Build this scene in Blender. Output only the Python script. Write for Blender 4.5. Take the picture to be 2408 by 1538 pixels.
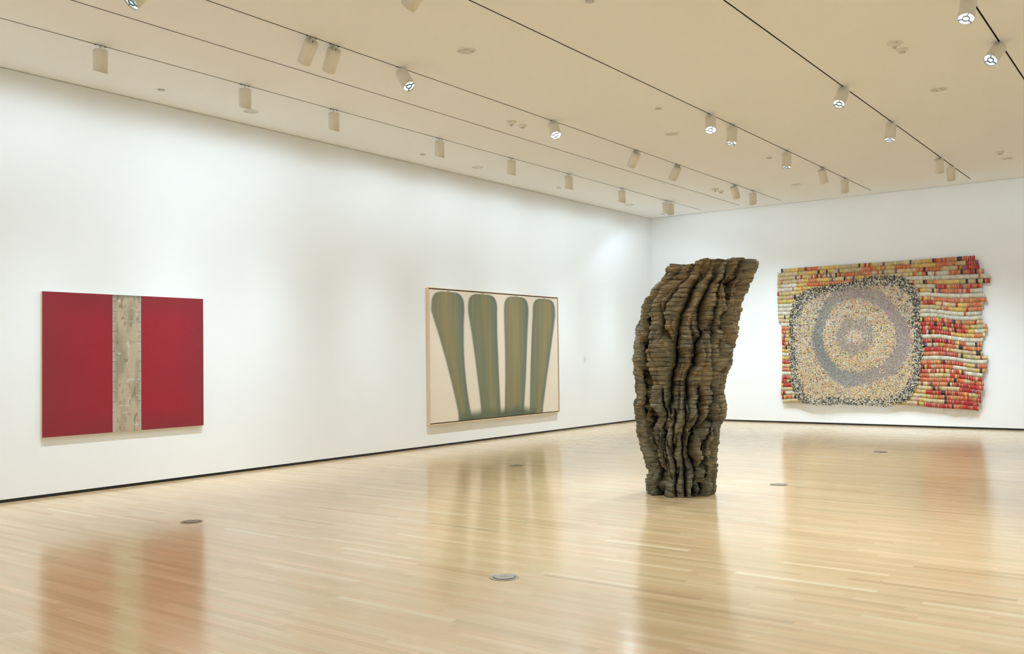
import bpy, bmesh, math, random
import numpy as np
from mathutils import Vector, Matrix

PI = math.pi
sc = bpy.context.scene
COL = sc.collection
for o in list(bpy.data.objects):
    bpy.data.objects.remove(o, do_unlink=True)

# ------------------------------------------------------------------ camera
cam_data = bpy.data.cameras.new('camera')
cam = bpy.data.objects.new('camera', cam_data)
COL.objects.link(cam)
cam_data.sensor_fit = 'HORIZONTAL'
cam_data.sensor_width = 36.0
cam_data.lens = 36.0 * 2186.92 / 2408.0
cam_data.shift_y = 9.7135 / 2408.0
cam_data.clip_start = 0.05
cam_data.clip_end = 200
cam.matrix_world = Matrix((
    (0.8028331354, 0.0270198268, 0.5955912068, 11.10277203),
    (0.5960557828, -0.0141173739, -0.8028189109, -20.8963518),
    (-0.0132838442, 0.9995352063, -0.0274392196, 1.6),
    (0, 0, 0, 1)))
sc.camera = cam

# ------------------------------------------------------------------ world, view, sampling
world = bpy.data.worlds.new('world')
sc.world = world
world.use_nodes = True
world.node_tree.nodes['Background'].inputs[0].default_value = (1, 0.97, 0.92, 1)
world.node_tree.nodes['Background'].inputs[1].default_value = 0.0
sc.view_settings.view_transform = 'Standard'
sc.view_settings.look = 'None'
sc.view_settings.exposure = 0.105
sc.view_settings.gamma = 1.0
sc.view_settings.use_curve_mapping = False
sc.cycles.max_bounces = 6
sc.cycles.diffuse_bounces = 5
sc.cycles.glossy_bounces = 3
sc.cycles.use_denoising = True
sc.cycles.use_adaptive_sampling = True
sc.cycles.adaptive_threshold = 0.08
sc.cycles.adaptive_min_samples = 24
sc.cycles.sample_clamp_indirect = 4.0
sc.cycles.caustics_reflective = False
sc.cycles.caustics_refractive = False

# ------------------------------------------------------------------ light levels
HC = 5.0386                                   # ceiling height
SLOT_END = -0.455
TRACK_X = {1: 1.580, 2: 2.572, 3: 3.563, 4: 5.523, 5: 7.458, 6: 9.376, 7: 11.30, 8: 13.22}
ROOM_X, ROOM_Y = 15.0, -26.0
TINT = (0.815, 1.0, 1.15)
W_WASH, W_BACK, W_SPOT = 475.0, 245.0, 282.0
WASH_PROFILE = (0.072, 22.0)
WASH_TILT = 0.28                              # sideways part of a wall washer's beam, against 1 straight down

def spot_light(parent, loc, direction, watts, angle, blend, name='lamp_light', radius=0.05, tint=TINT, profile=None):
    d = bpy.data.lights.new(name, 'SPOT')
    d.energy = watts
    d.spot_size = math.radians(angle)
    d.spot_blend = blend
    d.shadow_soft_size = radius
    d.color = tint
    o = bpy.data.objects.new(name, d)
    COL.objects.link(o)
    o.parent = parent
    o.location = loc
    o.rotation_euler = Vector(direction).to_track_quat('-Z', 'Y').to_euler()
    if profile:                                # measured-beam style profile: k0 + (1 - k0) * cos^n off the beam axis
        k0, n_ = profile
        d.use_nodes = True
        t = d.node_tree
        em = t.nodes['Emission']
        tc = t.nodes.new('ShaderNodeTexCoord')
        nv = t.nodes.new('ShaderNodeVectorMath'); nv.operation = 'NORMALIZE'
        sx = t.nodes.new('ShaderNodeSeparateXYZ')
        ab = t.nodes.new('ShaderNodeMath'); ab.operation = 'ABSOLUTE'
        pw = t.nodes.new('ShaderNodeMath'); pw.operation = 'POWER'; pw.inputs[1].default_value = n_
        ma = t.nodes.new('ShaderNodeMath'); ma.operation = 'MULTIPLY_ADD'
        ma.inputs[1].default_value = 1 - k0; ma.inputs[2].default_value = k0
        t.links.new(tc.outputs['Normal'], nv.inputs[0]); t.links.new(nv.outputs[0], sx.inputs[0])
        t.links.new(sx.outputs[2], ab.inputs[0]); t.links.new(ab.outputs[0], pw.inputs[0])
        t.links.new(pw.outputs[0], ma.inputs[0]); t.links.new(ma.outputs[0], em.inputs['Strength'])
    return o

# ------------------------------------------------------------------ colour and material helpers
def lin(c):
    return tuple(((v / 255.0) / 12.92 if v / 255.0 <= 0.04045 else ((v / 255.0 + 0.055) / 1.055) ** 2.4) for v in c)

def mat(name, color=(0.8, 0.8, 0.8), rough=0.5, metal=0.0, spec=0.5):
    m = bpy.data.materials.new(name)
    m.use_nodes = True
    b = m.node_tree.nodes['Principled BSDF']
    b.inputs['Base Color'].default_value = (*color, 1)
    b.inputs['Roughness'].default_value = rough
    b.inputs['Metallic'].default_value = metal
    b.inputs['Specular IOR Level'].default_value = spec
    return m

class NT:
    """small node-tree writer"""
    def __init__(self, m):
        self.t = m.node_tree
        self.b = self.t.nodes['Principled BSDF']
    def n(self, kind, **kw):
        x = self.t.nodes.new(kind)
        for k, v in kw.items():
            setattr(x, k, v)
        return x
    def l(self, a, b):
        self.t.links.new(a, b)
    def val(self, x, sock):
        if hasattr(x, 'is_output'):
            self.l(x, sock)
        else:
            sock.default_value = x
    def math(self, op, a, b=0.0, c=None):
        x = self.n('ShaderNodeMath', operation=op)
        self.val(a, x.inputs[0]); self.val(b, x.inputs[1])
        if c is not None:
            self.val(c, x.inputs[2])
        return x.outputs[0]
    def comb(self, x, y, z):
        c = self.n('ShaderNodeCombineXYZ')
        self.val(x, c.inputs[0]); self.val(y, c.inputs[1]); self.val(z, c.inputs[2])
        return c.outputs[0]
    def noise(self, vec, scale=5.0, detail=3.0, rough=0.5):
        x = self.n('ShaderNodeTexNoise')
        self.l(vec, x.inputs['Vector'])
        x.inputs['Scale'].default_value = scale
        x.inputs['Detail'].default_value = detail
        x.inputs['Roughness'].default_value = rough
        return x.outputs['Fac']
    def white(self, vec):
        x = self.n('ShaderNodeTexWhiteNoise', noise_dimensions='3D')
        self.l(vec, x.inputs['Vector'])
        return x.outputs['Value']
    def ramp(self, fac, stops):
        r = self.n('ShaderNodeValToRGB')
        els = r.color_ramp.elements
        while len(els) < len(stops):
            els.new(0.5)
        for e, (p, c) in zip(els, stops):
            e.position = p
            e.color = (*c, 1)
        self.l(fac, r.inputs[0])
        return r.outputs[0]
    def mix(self, fac, a, b, blend='MIX'):
        x = self.n('ShaderNodeMix', data_type='RGBA', blend_type=blend)
        self.val(fac, x.inputs[0])
        for v, s in ((a, x.inputs[6]), (b, x.inputs[7])):
            if hasattr(v, 'is_output'):
                self.l(v, s)
            else:
                s.default_value = (*v, 1)
        return x.outputs[2]
    def coord(self):
        g = self.n('ShaderNodeTexCoord')
        s = self.n('ShaderNodeSeparateXYZ')
        self.l(g.outputs['Object'], s.inputs[0])
        return g.outputs['Object'], s.outputs
    def bump(self, h, strength=0.2, dist=0.01):
        x = self.n('ShaderNodeBump')
        x.inputs['Strength'].default_value = strength
        x.inputs['Distance'].default_value = dist
        self.l(h, x.inputs['Height'])
        self.l(x.outputs[0], self.b.inputs['Normal'])

def floor_material():
    m = mat('oak_strip_floor', rough=0.2)
    t = NT(m)
    _, (x, y, z) = t.coord()
    wdt = 0.064
    yy = t.math('DIVIDE', y, wdt)
    row = t.math('FLOOR', yy)
    fy = t.math('FRACT', yy)
    off = t.white(t.comb(row, 3.3, 1.7))
    ln = t.math('ADD', t.math('MULTIPLY', t.white(t.comb(row, 9.1, 4.2)), 0.55), 0.75)
    xx = t.math('ADD', t.math('DIVIDE', x, ln), t.math('MULTIPLY', off, 19.0))
    colm = t.math('FLOOR', xx)
    fx = t.math('FRACT', xx)
    r1 = t.white(t.comb(row, colm, 0.5))
    r2 = t.white(t.comb(row, colm, 7.5))
    base = t.ramp(r1, [(0.0, (0.53, 0.372, 0.210)), (0.04, (0.60, 0.435, 0.245)), (0.30, (0.635, 0.462, 0.260)),
                       (0.72, (0.670, 0.495, 0.300)), (0.965, (0.70, 0.525, 0.325)), (1.0, (0.76, 0.61, 0.42))])
    hue = t.ramp(r2, [(0.0, (0.97, 1.0, 0.96)), (0.5, (1, 1, 1)), (1.0, (1.03, 0.98, 0.95))])
    base = t.mix(1.0, base, hue, 'MULTIPLY')
    base = t.mix(1.0, base, (0.985, 0.930, 0.865), 'MULTIPLY')
    gv = t.comb(t.math('MULTIPLY', x, 1.6), t.math('ADD', t.math('MULTIPLY', y, 55.0), t.math('MULTIPLY', r1, 31.0)), t.math('MULTIPLY', r2, 20.0))
    grain = t.noise(gv, 1.0, 4.0, 0.6)
    g2 = t.ramp(grain, [(0.25, (0.90, 0.88, 0.85)), (0.55, (1, 1, 1)), (0.8, (1.04, 1.04, 1.04))])
    base = t.mix(1.0, base, g2, 'MULTIPLY')
    # seams between the strips and at the strip ends
    ey = t.math('MINIMUM', fy, t.math('SUBTRACT', 1.0, fy))
    ex = t.math('MULTIPLY', t.math('MINIMUM', fx, t.math('SUBTRACT', 1.0, fx)), 12.0)
    seam = t.math('LESS_THAN', t.math('MINIMUM', ey, ex), 0.010)
    base = t.mix(t.math('MULTIPLY', seam, 0.30), base, (0.25, 0.15, 0.07))
    t.l(base, t.b.inputs['Base Color'])
    ro = t.math('ADD', t.math('MULTIPLY', r2, 0.04), t.math('MULTIPLY', grain, 0.05))
    t.l(t.math('ADD', ro, 0.115), t.b.inputs['Roughness'])
    t.b.inputs['Specular IOR Level'].default_value = 0.75
    # each strip lies very slightly cupped and tilted, plus long soft waves of the finish
    wave = t.noise(t.comb(t.math('MULTIPLY', x, 0.9), t.math('MULTIPLY', y, 7.0), 0.0), 1.0, 2.0, 0.5)
    tilt = t.math('MULTIPLY', t.math('SUBTRACT', r1, 0.5), t.math('SUBTRACT', fy, 0.5))
    h = t.math('ADD', t.math('MULTIPLY', wave, 0.9), t.math('MULTIPLY', tilt, 0.25))
    t.bump(h, 0.16, 0.004)
    return m

def plaster(name, c, bump=0.06):
    m = mat(name, c, 0.85, 0, 0.2)
    t = NT(m)
    v, _ = t.coord()
    n = t.noise(v, 1.3, 3)
    t.l(t.mix(n, tuple(k * 0.985 for k in c), tuple(min(1, k * 1.01) for k in c)), t.b.inputs['Base Color'])
    t.bump(t.noise(v, 180.0, 2), bump, 0.001)
    return m

def sculpture_material():
    m = mat('carved_cedar', rough=0.72, spec=0.3)
    t = NT(m)
    v, (x, y, z) = t.coord()
    strat = t.noise(t.comb(t.math('MULTIPLY', x, 3.0), t.math('MULTIPLY', y, 3.0), t.math('MULTIPLY', z, 34.0)), 1.0, 4, 0.65)
    patch = t.noise(v, 3.2, 4, 0.6)
    fine = t.noise(t.comb(t.math('MULTIPLY', x, 9.0), t.math('MULTIPLY', y, 9.0), t.math('MULTIPLY', z, 60.0)), 1.0, 5, 0.7)
    brown = t.ramp(strat, [(0.28, (0.075, 0.052, 0.024)), (0.46, (0.215, 0.152, 0.074)), (0.62, (0.33, 0.235, 0.115)), (0.8, (0.43, 0.315, 0.165))])
    grey = t.ramp(strat, [(0.3, (0.060, 0.062, 0.045)), (0.7, (0.235, 0.225, 0.150))])
    low = t.math('SUBTRACT', t.math('MULTIPLY', patch, 1.5), t.math('MULTIPLY', z, 0.17))
    low = t.math('MINIMUM', t.math('MAXIMUM', t.math('MULTIPLY', t.math('SUBTRACT', low, 0.28), 2.2), 0.0), 0.85)
    c = t.mix(low, brown, grey)
    dk = t.ramp(fine, [(0.32, (0.52, 0.50, 0.46)), (0.5, (0.95, 0.95, 0.95)), (0.75, (1.15, 1.15, 1.15))])
    c = t.mix(0.8, c, dk, 'MULTIPLY')
    t.l(c, t.b.inputs['Base Color'])
    t.bump(t.math('ADD', fine, strat), 0.7, 0.006)
    return m

def vcol_material(name, rough=0.8, weave=0.0, spec=0.2, noise_amt=0.0):
    m = mat(name, rough=rough, spec=spec)
    t = NT(m)
    a = t.n('ShaderNodeVertexColor', layer_name='paint')
    v, _ = t.coord()
    c = a.outputs[0]
    if noise_amt:
        n = t.noise(v, 60.0, 5, 0.7)
        r = t.ramp(n, [(0.3, (1 - noise_amt,) * 3), (0.7, (1 + noise_amt * 0.5,) * 3)])
        c = t.mix(1.0, c, r, 'MULTIPLY')
    t.l(c, t.b.inputs['Base Color'])
    if weave:
        t.bump(t.noise(v, 420.0, 2), weave, 0.002)
    return m

def wood_material(name, c1, c2):
    m = mat(name, c1, 0.5)
    t = NT(m)
    v, (x, y, z) = t.coord()
    n = t.noise(t.comb(t.math('MULTIPLY', x, 30.0), t.math('MULTIPLY', y, 3.0), t.math('MULTIPLY', z, 5.0)), 2.0, 4)
    t.l(t.mix(n, c1, c2), t.b.inputs['Base Color'])
    return m

def speckled(name, c, rough, metal=0.0, amt=0.2, scale=60):
    m = mat(name, c, rough, metal)
    t = NT(m)
    v, _ = t.coord()
    n = t.noise(v, scale, 4)
    t.l(t.mix(n, tuple(k * (1 - amt) for k in c), tuple(min(1, k * (1 + amt)) for k in c)), t.b.inputs['Base Color'])
    return m

M_FLOOR = floor_material()
M_WALL = plaster('wall_paint', (0.84, 0.855, 0.86))
M_CEIL = plaster('ceiling_paint', (0.90, 0.90, 0.885))
M_BLACK = speckled('black_base', (0.004, 0.004, 0.003), 0.45)
M_TRACK = speckled('dark_bronze_track', (0.07, 0.06, 0.045), 0.5, 0.3)
M_PIN = speckled('black_plastic', (0.01, 0.01, 0.01), 0.5)
M_LAMP = speckled('cream_enamel', (0.80, 0.76, 0.66), 0.45, 0, 0.03, 30)
M_FIX = speckled('cream_plastic', (0.78, 0.745, 0.67), 0.5, 0, 0.03, 30)
M_FIXD = speckled('grey_plastic', (0.56, 0.545, 0.53), 0.6, 0, 0.08, 90)  # plain mid grey for vent discs, sprinkler covers and sensor cages
M_BRASS = speckled('worn_bronze', (0.27, 0.225, 0.155), 0.42, 0.35, 0.25, 45)
M_BRASS_D = speckled('dark_bronze_ring', (0.12, 0.10, 0.07), 0.45, 0.5, 0.2, 45)
M_REFL = mat('lamp_reflector', (0.75, 0.8, 0.82), 0.25, 0.9)
M_LOUV = speckled('louvre_blue_grey', (0.08, 0.12, 0.15), 0.5)
M_RIM = speckled('white_vent_rim', (0.92, 0.91, 0.88), 0.5, 0, 0.03, 30)
M_RED = speckled('red_led', (0.5, 0.12, 0.07), 0.4)
def emitter(name, col, s):
    m = mat(name, (0.5, 0.5, 0.5), 0.5)
    t = NT(m)
    t.b.inputs['Emission Color'].default_value = (*col, 1)
    v, _ = t.coord()
    r = t.ramp(t.noise(v, 40.0, 2), [(0.3, (0.8, 0.8, 0.8)), (0.7, (1, 1, 1))])
    t.l(t.math('MULTIPLY', t.n('ShaderNodeValue').outputs[0], 1.0), t.b.inputs['Emission Strength'])
    [n for n in t.t.nodes if n.type == 'VALUE'][0].outputs[0].default_value = s
    return m
M_LENS = emitter('lit_lens', (0.74, 0.92, 1.0), 1.35)
M_LENS_HOT = emitter('lit_lens_bright', (0.90, 0.98, 1.0), 3.2)

# ------------------------------------------------------------------ mesh helpers
def link(name, me, m, parent=None, smooth=False):
    o = bpy.data.objects.new(name, me)
    COL.objects.link(o)
    if m is not None and not me.materials:
        me.materials.append(m)
    if parent is not None:
        o.parent = parent
    if smooth:
        for p in me.polygons:
            p.use_smooth = True
    return o

def bm_obj(name, bm, m, parent=None, smooth=False):
    me = bpy.data.meshes.new(name)
    bmesh.ops.recalc_face_normals(bm, faces=bm.faces)
    bm.to_mesh(me)
    bm.free()
    return link(name, me, m, parent, smooth)

def box(bm, a, b):
    x0, y0, z0 = a
    x1, y1, z1 = b
    vs = [bm.verts.new(p) for p in ((x0, y0, z0), (x1, y0, z0), (x1, y1, z0), (x0, y1, z0),
                                    (x0, y0, z1), (x1, y0, z1), (x1, y1, z1), (x0, y1, z1))]
    for f in ((0, 3, 2, 1), (4, 5, 6, 7), (0, 1, 5, 4), (1, 2, 6, 5), (2, 3, 7, 6), (3, 0, 4, 7)):
        bm.faces.new([vs[i] for i in f])

def lathe(bm, prof, n=40, close=False, shear=None):
    """revolve (r, z) points about z; shear(x, y, z) may move each point's z"""
    rings = []
    for r, z in prof:
        if r < 1e-6:
            rings.append([bm.verts.new((0, 0, z))])
        else:
            ring = []
            for i in range(n):
                a = 2 * PI * i / n
                x, y = r * math.cos(a), r * math.sin(a)
                ring.append(bm.verts.new((x, y, shear(x, y, z) if shear else z)))
            rings.append(ring)
    pairs = list(zip(rings[:-1], rings[1:]))
    if close:
        pairs.append((rings[-1], rings[0]))
    for a, b in pairs:
        if len(a) == 1 and len(b) == 1:
            continue
        for i in range(n):
            j = (i + 1) % n
            if len(a) == 1:
                bm.faces.new((a[0], b[j], b[i]))
            elif len(b) == 1:
                bm.faces.new((a[i], a[j], b[0]))
            else:
                bm.faces.new((a[i], a[j], b[j], b[i]))

def tag(o, label=None, cat=None, group=None, kind=None):
    for k, v in (('label', label), ('category', cat), ('group', group), ('kind', kind)):
        if v:
            o[k] = v
    return o

def empty(name, loc):
    o = bpy.data.objects.new(name, None)
    COL.objects.link(o)
    o.location = loc
    o.empty_display_size = 0.1
    return o

def copy_tree(o, parent=None):
    c = o.copy()
    COL.objects.link(c)
    if parent is not None:
        c.parent = parent
    for ch in list(o.children):
        copy_tree(ch, c)
    return c

# ------------------------------------------------------------------ room shell
def struct(name, bm, m):
    return tag(bm_obj(name, bm, m), kind='structure')

bm = bmesh.new(); box(bm, (-0.3, ROOM_Y - 0.3, -0.2), (ROOM_X + 0.3, 0.3, 0.0))
struct('floor', bm, M_FLOOR)

GAP, BB = 0.008, 0.036
def wall(name, a, b, axis, sign, bname):
    """thick wall with a thin facing that stops short of the floor and of the ceiling"""
    bm = bmesh.new()
    p, q_ = list(a), list(b)
    # backing, 14 mm behind the facing
    lo, hi = (-0.3, -0.014) if sign > 0 else (0.014, 0.3)
    A, B = [p[0], p[1], 0.0], [q_[0], q_[1], HC]
    A[axis] += lo; B[axis] += hi
    box(bm, A, B)
    lo, hi = (-0.014, 0.0) if sign > 0 else (0.0, 0.014)
    A, B = [p[0], p[1], BB], [q_[0], q_[1], HC - GAP]
    A[axis] += lo; B[axis] += hi
    box(bm, A, B)
    struct(name, bm, M_WALL)
    bm = bmesh.new()
    lo, hi = (-0.0139, -0.003) if sign > 0 else (0.003, 0.0139)
    A, B = [p[0], p[1], 0.0], [q_[0], q_[1], BB]
    A[axis] += lo; B[axis] += hi
    box(bm, A, B)
    struct(bname, bm, M_BLACK)
wall('wall_left', (0, ROOM_Y), (0, 0.0), 0, 1, 'baseboard_left')
wall('wall_back', (-0.014, 0), (ROOM_X, 0), 1, -1, 'baseboard_back')
wall('wall_right', (ROOM_X, ROOM_Y), (ROOM_X, 0), 0, -1, 'baseboard_right')
wall('wall_front', (0, ROOM_Y), (ROOM_X, ROOM_Y), 1, 1, 'baseboard_front')

SLOT = 0.020
bm = bmesh.new()
xs = [-0.3] + [v for k in sorted(TRACK_X) for v in (TRACK_X[k] - SLOT / 2, TRACK_X[k] + SLOT / 2)] + [ROOM_X + 0.3]
for i in range(0, len(xs), 2):
    box(bm, (xs[i], ROOM_Y - 0.3, HC), (xs[i + 1], SLOT_END, HC + 0.12))
box(bm, (-0.3, SLOT_END, HC), (ROOM_X + 0.3, 0.3, HC + 0.12))
struct('ceiling', bm, M_CEIL)

# recessed lighting tracks: an inverted channel behind each slot
track_labels = {
    1: 'thin dark lighting track nearest the left wall, carrying the upright wall washers',
    2: 'thin dark lighting track without any lamps, between two tracks that carry lamps',
    3: 'thin dark lighting track with the pair of tilted cylinder lamps near its left end',
    4: 'thin dark lighting track ending above the sculpture, with a close pair of glaring lamps',
    5: 'dark lighting track ending above the patchwork wall hanging',
    6: 'widest looking dark track crossing the top right corner of the photo'}
for k, x in TRACK_X.items():
    bm = bmesh.new()
    w = SLOT / 2 - 0.0005
    box(bm, (x - w, ROOM_Y + 0.3, HC + 0.022), (x + w, SLOT_END - 0.001, HC + 0.030))
    box(bm, (x - w, ROOM_Y + 0.3, HC + 0.0015), (x - w + 0.003, SLOT_END - 0.001, HC + 0.022))
    box(bm, (x + w - 0.003, ROOM_Y + 0.3, HC + 0.0015), (x + w, SLOT_END - 0.001, HC + 0.022))
    o = bm_obj('lighting_track', bm, M_TRACK)
    tag(o, track_labels.get(k, 'dark lighting track over the right side of the room, %s' % {7: 'just outside the view', 8: 'farthest from the left wall'}.get(k)),
        'lighting track', 'recessed lighting tracks in the ceiling')

# ------------------------------------------------------------------ track lamps
R_L, L_L = 0.076, 0.255
def housing_mesh(kind):
    bm = bmesh.new()
    if kind == 'S':
        sh = None
        lathe(bm, [(0, 0), (R_L - 0.006, 0), (R_L, -0.006), (R_L, -L_L), (R_L - 0.004, -L_L), (R_L - 0.006, -0.03), (0, -0.03)], 48)
    else:
        # bottom cut at a slant, long on +x (the side away from the wall)
        def sh(x, y, z):
            return z + (0.055 * (x / R_L + 1) * 0.5 * -1 + 0.055 if z < -0.2 else 0)
        lathe(bm, [(0, 0), (R_L - 0.006, 0), (R_L, -0.006), (R_L, -L_L - 0.012), (R_L - 0.004, -L_L - 0.012), (R_L - 0.006, -0.03), (0, -0.03)], 48, shear=sh)
    me = bpy.data.meshes.new('lamp_housing')
    bmesh.ops.recalc_face_normals(bm, faces=bm.faces)
    bm.to_mesh(me); bm.free()
    me.materials.append(M_LAMP)
    for p in me.polygons:
        p.use_smooth = abs(p.normal.z) < 0.5
    return me

def make_lamp(kind):
    root = empty('track_spotlight', (0, 0, 0))
    bm = bmesh.new()
    for s in (-1, 1):                                  # the two dark latches that clip into the track
        box(bm, (-0.008, s * 0.058 - 0.007, -0.007), (0.008, s * 0.058 + 0.007, 0.002))
    box(bm, (-0.007, -0.06, -0.001), (0.007, 0.06, 0.002))
    bm_obj('track_adapter', bm, M_PIN, root)
    bm = bmesh.new()
    lathe(bm, [(0, 0.001), (0.0065, 0.001), (0.0065, -0.052), (0, -0.052)], 12)
    bm_obj('stem', bm, M_LAMP, root, True)
    h = link('lamp_housing', housing_mesh(kind), M_LAMP, root)
    h.location = (0, 0, -0.052)
    bm = bmesh.new()                                   # small dark pivot screw on the cap
    lathe(bm, [(0, 0.006), (0.006, 0.006), (0.007, -0.001), (0, -0.001)], 12)
    sc_ = bm_obj('pivot_screw', bm, M_PIN, h); sc_.location = (0.012, 0, 0.0005)
    bm = bmesh.new()
    zz = -L_L + (0.018 if kind == 'S' else 0.070)
    lathe(bm, [(0, zz), (R_L - 0.0065, zz), (R_L - 0.0065, zz + 0.004), (0, zz + 0.004)], 40)
    bm_obj('lens', bm, M_LENS, h)
    if kind == 'S':
        bm = bmesh.new()                               # cross-blade louvre: hexagonal ring with three spokes
        def blade(p0, p1):
            d = Vector((p1[0] - p0[0], p1[1] - p0[1], 0)).normalized()
            nn = Vector((-d.y, d.x, 0)) * 0.0034
            vs = [bm.verts.new((p[0] + s * nn.x, p[1] + s * nn.y, z)) for z in (zz - 0.001, zz - 0.016) for p, s in ((p0, -1), (p1, -1), (p1, 1), (p0, 1))]
            for f in ((0, 1, 2, 3), (7, 6, 5, 4), (0, 4, 5, 1), (1, 5, 6, 2), (2, 6, 7, 3), (3, 7, 4, 0)):
                bm.faces.new([vs[i] for i in f])
        hexp = [(0.034 * math.cos(i * PI / 3), 0.034 * math.sin(i * PI / 3)) for i in range(6)]
        for i in range(6):
            blade(hexp[i], hexp[(i + 1) % 6])
            if i % 2 == 0:
                a = i * PI / 3
                blade(hexp[i], (0.069 * math.cos(a), 0.069 * math.sin(a)))
        bm_obj('louvre', bm, M_LOUV, h)
    return root

protos = {}
def lamp(kind, tr, y, d, label, watts, angle, blend, face=0.0, hot=False):
    key = (kind, hot)
    if key not in protos:
        protos[key] = make_lamp(kind)
        r = protos[key]
        if hot:
            for h in r.children:
                for l in h.children:
                    if l.name.startswith('lens'):
                        l.data.materials.clear(); l.data.materials.append(M_LENS_HOT)
    else:
        r = copy_tree(protos[key])
        for ch in list(r.children_recursive):
            if ch.type == 'LIGHT':
                bpy.data.objects.remove(ch, do_unlink=True)
    r.location = (TRACK_X[tr], y, HC)
    tag(r, label, 'spotlight', 'white cylinder track spotlights')
    h = [c for c in r.children if c.name.startswith('lamp_housing')][0]
    if kind == 'S':
        v = Vector(d).normalized()
        h.rotation_mode = 'QUATERNION'
        h.rotation_quaternion = (-v).to_track_quat('Z', 'Y')
        spot_light(r, Vector((0, 0, -0.052)) + v * (L_L + 0.01), v, watts, angle, blend)
    else:
        h.rotation_mode = 'XYZ'
        h.rotation_euler = (0, 0, face)
        out = Vector((-math.cos(face), -math.sin(face), 0))
        spot_light(r, Vector((0, 0, -0.052 - L_L - 0.025)), out * (WASH_TILT if face == 0 else 0.44) + Vector((0, 0, -1.0)), watts, angle, blend, profile=WASH_PROFILE)
    return r

AW = dict(watts=W_WASH, angle=172, blend=0.3)
wash = [(-15.495, 'upright wall washer lamp on the left wall track, the one closest to the viewer'),
        (-13.595, 'upright wall washer lamp whose lower end touches a round ceiling vent'),
        (-12.113, 'upright wall washer lamp above the bare wall, third along the left wall track'),
        (-9.907, 'upright wall washer lamp just right of a small disc, fourth along its track'),
        (-8.018, 'upright wall washer lamp right of a flat round vent, over the framed painting'),
        (-6.201, 'upright wall washer lamp beyond the framed painting, small disc to its left'),
        (-4.198, 'upright wall washer lamp beside a small vent, just left of the room corner'),
        (-2.25, 'upright lamp, left one of the touching pair near the room corner'),
        (-2.002, 'upright lamp, right one of the touching pair near the room corner')]
for i, (y, lab) in enumerate(wash):
    a = dict(AW)
    if i >= 5:
        a['watts'] = W_WASH * 1.0
    # the last lamp of the row is turned to the far wall
    lamp('B', 1, y, None, 'white ' + lab, face=-PI / 2 if i == 8 else 0.0, **a)
for tr, y, where in ((3, -2.134, 'third'), (4, -2.295, 'fourth'), (5, -2.295, 'fifth')):
    lab = {3: 'pale upright wall washer ending the track that carries the two left-tilted lamps',
           4: 'pale vertical wall washer at the far end of the track above the sculpture top',
           5: 'pale vertical wall washer at the far end of the track above the patchwork hanging'}[tr]
    lamp('B', tr, y, None, lab, W_BACK, 172, 0.3, face=-PI / 2)

spots = [
    (3, -16.16, (-0.13, -0.61, -0.78), False, 'white spotlight cut off by the top left picture edge, lit lens showing'),
    (3, -14.25, (-0.727, 0.208, -0.654), False, 'left one of the two white spotlights tilted to the left side by side'),
    (3, -13.923, (-0.634, 0.223, -0.74), False, 'right one of the two white spotlights tilted to the left side by side'),
    (3, -12.873, (0.586, -0.074, -0.807), False, 'white spotlight tilted to the right with a blue-white lens, left of a vent'),
    (3, -9.652, (0.455, -0.416, -0.787), True, 'white spotlight with glaring louvred lens, right of the two smoke detectors'),
    (3, -7.154, (-0.631, 0.398, -0.666), False, 'white spotlight tilted left, left one of two aimed at the framed painting'),
    (3, -5.625, (-0.624, 0.389, -0.678), False, 'white spotlight tilted left, right one of two aimed at the framed painting'),
    (3, -3.132, (0.021, 0.533, -0.846), False, 'white spotlight seen from its cap, beside the far pair of small detectors'),
    (4, -14.64, (-0.74, -0.05, -0.62), False, 'faint white spotlight barely showing at the top edge of the photo'),
    (4, -8.52, (0.21, -0.508, -0.836), True, 'white spotlight with glaring round lens, left one of a close pair'),
    (4, -7.769, (0.05, -0.22, -0.975), True, 'nearly upright white spotlight with bright lower rim, right one of a close pair'),
    (4, -5.475, (0.02, -0.17, -0.985), True, 'upright white spotlight with a thin bright lower rim above the sculpture'),
    (4, -3.673, (0.012, 0.516, -0.856), False, 'white spotlight showing its round cap, between an upright lamp and a pale washer'),
    (5, -8.693, (-0.081, -0.593, -0.801), False, 'white spotlight with dark louvre cross in its lens, first in view on its track'),
    (5, -6.417, (-0.03, -0.25, -0.968), True, 'upright white spotlight with bright lower rim on the track above the hanging'),
    (5, -3.295, (-0.05, 0.42, -0.90), False, 'white spotlight showing its cap, left neighbour of the pale lamp above the hanging'),
    (6, -11.086, (-0.016, -0.502, -0.865), True, 'brightest glaring lamp at the top right edge of the photo'),
    (6, -9.346, (-0.296, -0.65, -0.70), False, 'white spotlight overlapping the dark track in the top right corner')]
for tr, y, d, hot, lab in spots:
    ang = 84
    w = W_SPOT * (0.28 if d[0] < -0.6 else 1.2)
    lamp('S', tr, y, d, lab, w, ang, 1.0, hot=hot)

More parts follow.
